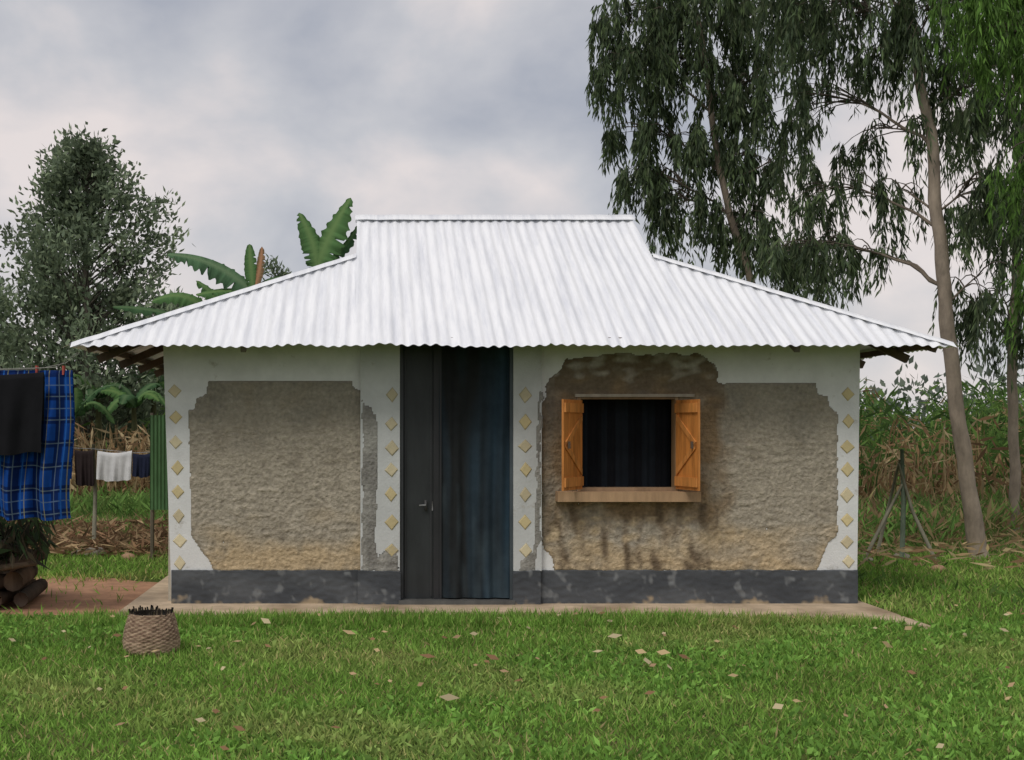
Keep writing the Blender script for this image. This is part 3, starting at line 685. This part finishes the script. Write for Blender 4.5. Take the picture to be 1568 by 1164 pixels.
def scatter(name,n,xr,yr,Lr,Wr,pal,mat,exc=None,tilt=.5,w=None,zr=(0,0),up=1,patchy=0):
    x=rng.uniform(*xr,n);y=rng.uniform(*yr,n); k=np.ones(n,bool)
    if exc is not None: k&=~exc(x,y)
    if patchy:
        f=np.sin(x*1.9+np.sin(y*1.3)*2)+np.sin(y*2.3+np.sin(x*1.1)*2)+np.sin(x*.7-y*.9); k&=(f+rng.normal(0,.6,n))>patchy
    x=x[k];y=y[k];n=len(x)
    P=np.c_[x,y,rng.uniform(*zr,n)]; D=np.c_[rng.normal(0,tilt,n),rng.normal(0,tilt,n),np.full(n,up)]
    C=palette(n,pal,.22,w)
    f=.5+.5*np.sin(x*1.3+1.7*np.sin(y*.9))*np.sin(y*1.7+1.3*np.sin(x*.8)); f2=.5+.5*np.sin(x*5+2*np.sin(y*4))*np.sin(y*6+2*np.sin(x*3)); f3=.5+.5*np.sin(x*13+2*np.sin(y*9))*np.sin(y*15+2*np.sin(x*11)); f4=.5+.5*np.sin(x*31+3*np.sin(y*23))*np.sin(y*37+2*np.sin(x*27))
    C=C*(.66+.28*f[:,None]+.26*f2[:,None]+.28*f3[:,None]+.26*f4[:,None])
    dry=np.clip((f+.4*f2-.80)*2.2,0,1)[:,None]*.5; C=C*(1-dry)+C.mean(axis=1,keepdims=True)*np.array([1.4,1.3,.55])*dry
    return leaf_arrays(P,D,rng.uniform(*Lr,n),rng.uniform(*Wr,n),C)
def ex(x,y):
    hs=(x>-2.1)&(x<4.38)&(y>np.where(x>-2.1,slabfront(x),0)+rng.normal(0,.02,len(x)))&(y<15.9)
    so=(x>-5.2+rng.normal(0,.1,len(x)))&(x<-2.05)&(y>10.33+rng.normal(0,.07,len(x)))&(y<12.9+rng.normal(0,.15,len(x)))&(rng.random(len(x))>.04)
    s2=(x>5.7)&(x<7.2)&(y>9.75)&(y<10.3)&(rng.random(len(x))>.2)
    return hs|so|s2
GR=[(.17,.31,.058),(.22,.39,.075),(.13,.235,.045),(.28,.46,.10),(.33,.37,.12),(.46,.38,.19)]
gw=[.28,.26,.2,.12,.09,.05]
lawn=[scatter('',185000,(-4.6,7.6),(4.4,10.35),(.035,.085),(.006,.012),GR,None,ex,.8,gw),
      scatter('',44000,(-4.6,7.6),(4.4,10.35),(.03,.075),(.014,.030),[(.18,.35,.07),(.23,.42,.09),(.125,.24,.052)],None,ex,1.3,None,(0,.035),.9,patchy=.1),
      scatter('',24000,(-2.3,4.6),(9.75,10.36),(.04,.13),(.006,.012),GR,None,ex,.6,gw),
      scatter('',70000,(-7,12),(10.2,15.5),(.05,.12),(.009,.018),GR,None,ex,.7,gw),
      scatter('',45000,(-9,15),(15.5,22),(.07,.2),(.014,.028),[(.13,.24,.055),(.17,.30,.065),(.10,.18,.045),(.28,.26,.12),(.36,.29,.16)],None,ex,.7),
      scatter('',35000,(-14,26),(22,45),(.12,.3),(.03,.06),[(.13,.24,.055),(.17,.30,.065),(.10,.18,.045),(.28,.26,.12)],None,None,.7)]
leaf_obj('grass',lawn,M_grass)
WP=[(.115,.21,.055),(.145,.26,.065),(.09,.155,.045),(.165,.29,.075)]
weeds=[scatter('',12000,(4.9,14),(15.5,21),(.12,.42),(.02,.05),WP+[(.32,.25,.13),(.25,.17,.10)],None,None,.9,None,(0,.4),patchy=.2),
       scatter('',9000,(-8,-1.9),(17.5,24),(.12,.4),(.02,.05),WP,None,None,.9,None,(0,.3),patchy=.4),
       scatter('',5000,(4.8,12),(11,15),(.08,.2),(.02,.045),WP,None,ex,1.,None,(0,.06),patchy=.6)]
leaf_obj('weeds',weeds,M_leaf)
lit=[scatter('',8000,(-7.5,-1.9),(15,19.5),(.1,.35),(.02,.05),[(.28,.17,.10),(.20,.12,.07),(.38,.27,.16),(.13,.09,.05)],None,None,1.6,None,(.01,.15),.4,patchy=-.6),
     scatter('',2500,(4.6,14),(13.5,20),(.1,.3),(.02,.045),[(.28,.18,.10),(.38,.27,.15),(.42,.33,.19)],None,None,1.6,None,(.01,.2),.4)]
leaf_obj('dry_litter',lit,M_leaf)
# fallen leaves resting on the grass tips
n=170; x=rng.uniform(-3.5,7,n); y=rng.uniform(5.8,11.5,n)
xc=np.array([(px-CX)*d/F for px,d in ((972,8.35),(985,8.0),(1005,8.3),(1038,8.2),(1028,7.75),(668,8.1),(672,6.9),(765,8.0),(1200,6.7),(1350,8.7),(545,9.0),(930,8.9),(1385,9.2),(415,9.5),(1130,9.3))]); yc=np.array([8.35,8.0,8.3,8.2,7.75,8.1,6.9,8.0,6.7,8.7,9.0,8.9,9.2,9.5,9.3])
big=np.r_[np.zeros(n,bool),np.ones(len(xc),bool)]; x=np.r_[x,xc]; y=np.r_[y,yc]
k=~ex(x,y); x=x[k];y=y[k];big=big[k];n=len(x)
P=np.c_[x,y,np.where(big,.085,rng.uniform(.06,.085,n))]
D=np.c_[rng.choice([-1,1],n)*rng.uniform(.6,1,n),rng.normal(0,.4,n),rng.normal(.05,.2,n)]; up=np.c_[rng.normal(0,.3,n),rng.normal(-1.0,.3,n),np.ones(n)]
S=unit(np.cross(up,D)); Lf=np.where(big,rng.uniform(.08,.12,n),rng.uniform(.03,.075,n)); Wf=np.where(big,rng.uniform(.04,.055,n),rng.uniform(.015,.035,n)); Du=unit(D)
V=np.stack([P,P+Du*Lf[:,None]*.45+S*Wf[:,None]/2,P+Du*Lf[:,None],P+Du*Lf[:,None]*.45-S*Wf[:,None]/2],axis=1).reshape(-1,3)
leaf_obj('fallen_leaves',[(V,np.repeat(palette(n,[(.62,.46,.26),(.54,.36,.22),(.66,.55,.35),(.36,.21,.12)]),4,axis=0))],M_leaf)
st=MB()
def stone(c,r,col):
    P=[]
    for i in range(7):
        th=math.pi*i/6; P.append([(c[0]+r*1.2*math.sin(th)*math.cos(2*math.pi*k/10)*(1+.3*nz(k%10*.9,i*.8,c[0]*9)),c[1]+r*math.sin(th)*math.sin(2*math.pi*k/10)*(1+.3*nz(k%10*.9,i,c[0])),c[2]+r*.7*math.cos(th)) for k in range(11)])
    st.grid(P,col)
for (px,py,r) in ((100,843,.09),(118,852,.07),(146,852,.13),(197,858,.08),(92,850,.06),(1437,876,.07),(1380,858,.09),(1340,853,.08),(1330,862,.05)):
    d=1.55*F/(py-CY); q=W(px,py,d); stone((q.x,q.y,.03),r,random.choice([(.25,.22,.18),(.3,.27,.22),(.36,.22,.14)]))
st.done('stones',M_conc,None,True)
fp=MB(); GCN=(.20,.19,.14)
p0=W(1381,860,14.8)
fp.tube([(p0.x,14.8,0),(p0.x+.02,14.8,.7),(p0.x,14.8,1.32)],[.03,.028,.02],7,(.10,.13,.09))
fp.tube([(p0.x-.5,14.7,0),(p0.x-.2,14.75,.55),(p0.x+.03,14.8,.95)],[.022,.02,.015],6,GCN)
fp.tube([(p0.x+.32,14.6,0),(p0.x+.1,14.75,.6),(p0.x-.04,14.8,1.15)],[.022,.02,.015],6,GCN)
fp.tube([(p0.x-.1,15.3,0),(p0.x,14.85,1.2)],[.022,.015],6,GCN)
fp.done('stick_trestle',M_bark,None,True)

# ------------------------------------------------------------------ world, sun, camera
w=bpy.data.worlds.new('World'); scene.world=w; w.use_nodes=True; nt=w.node_tree; nt.nodes.clear(); N=nt.nodes; L=nt.links
dirs=Vector((-.5,-.75,0)).normalized(); el=math.radians(52)
out=N.new('ShaderNodeOutputWorld'); sky=N.new('ShaderNodeTexSky'); sky.sky_type='NISHITA'; sky.sun_disc=False; sky.sun_elevation=el; sky.sun_rotation=math.atan2(dirs.x,dirs.y)
b1=N.new('ShaderNodeBackground'); b1.inputs[1].default_value=.10; L.new(sky.outputs[0],b1.inputs[0])
tc=N.new('ShaderNodeTexCoord'); mp=N.new('ShaderNodeMapping'); mp.inputs['Scale'].default_value=(1,1,1.5); mp.inputs['Location'].default_value=(2.3,.2,.45); L.new(tc.outputs['Generated'],mp.inputs[0])
n1=N.new('ShaderNodeTexNoise'); n1.inputs['Scale'].default_value=4.6; n1.inputs['Detail'].default_value=6; n1.inputs['Roughness'].default_value=.5; n1.inputs['Distortion'].default_value=.15; L.new(mp.outputs[0],n1.inputs['Vector'])
r=N.new('ShaderNodeValToRGB'); e=r.color_ramp.elements; e[0].position=.34; e[0].color=(.42,.44,.50,1); e[1].position=.62; e[1].color=(.82,.745,.725,1); k=e.new(.48); k.color=(.58,.58,.61,1); L.new(n1.outputs['Fac'],r.inputs[0])
b2=N.new('ShaderNodeBackground'); b2.inputs[1].default_value=1; L.new(r.outputs[0],b2.inputs[0])
mx=N.new('ShaderNodeMixShader'); mx.inputs[0].default_value=.92; L.new(b1.outputs[0],mx.inputs[1]); L.new(b2.outputs[0],mx.inputs[2]); L.new(mx.outputs[0],out.inputs[0])
sd=bpy.data.lights.new('sun','SUN'); sd.energy=1.5; sd.angle=math.radians(20); sd.color=(1,.96,.9); so=bpy.data.objects.new('sun',sd); scene.collection.objects.link(so)
to=Vector((dirs.x*math.cos(el),dirs.y*math.cos(el),math.sin(el))); so.rotation_euler=(-to).to_track_quat('-Z','Y').to_euler(); so.location=(-10,-15,20)
cd=bpy.data.cameras.new('camera'); cam=bpy.data.objects.new('camera',cd); scene.collection.objects.link(cam); scene.camera=cam
cam.location=(0,0,H); cam.rotation_euler=(math.radians(90),0,0); cd.sensor_width=36; cd.lens=36*F/1568; cd.shift_x=(784-CX)/1568; cd.shift_y=(CY-582)/1568; cd.clip_end=5000; cd.clip_start=.1
scene.view_settings.view_transform='Standard'; scene.view_settings.look='None'; scene.view_settings.exposure=0
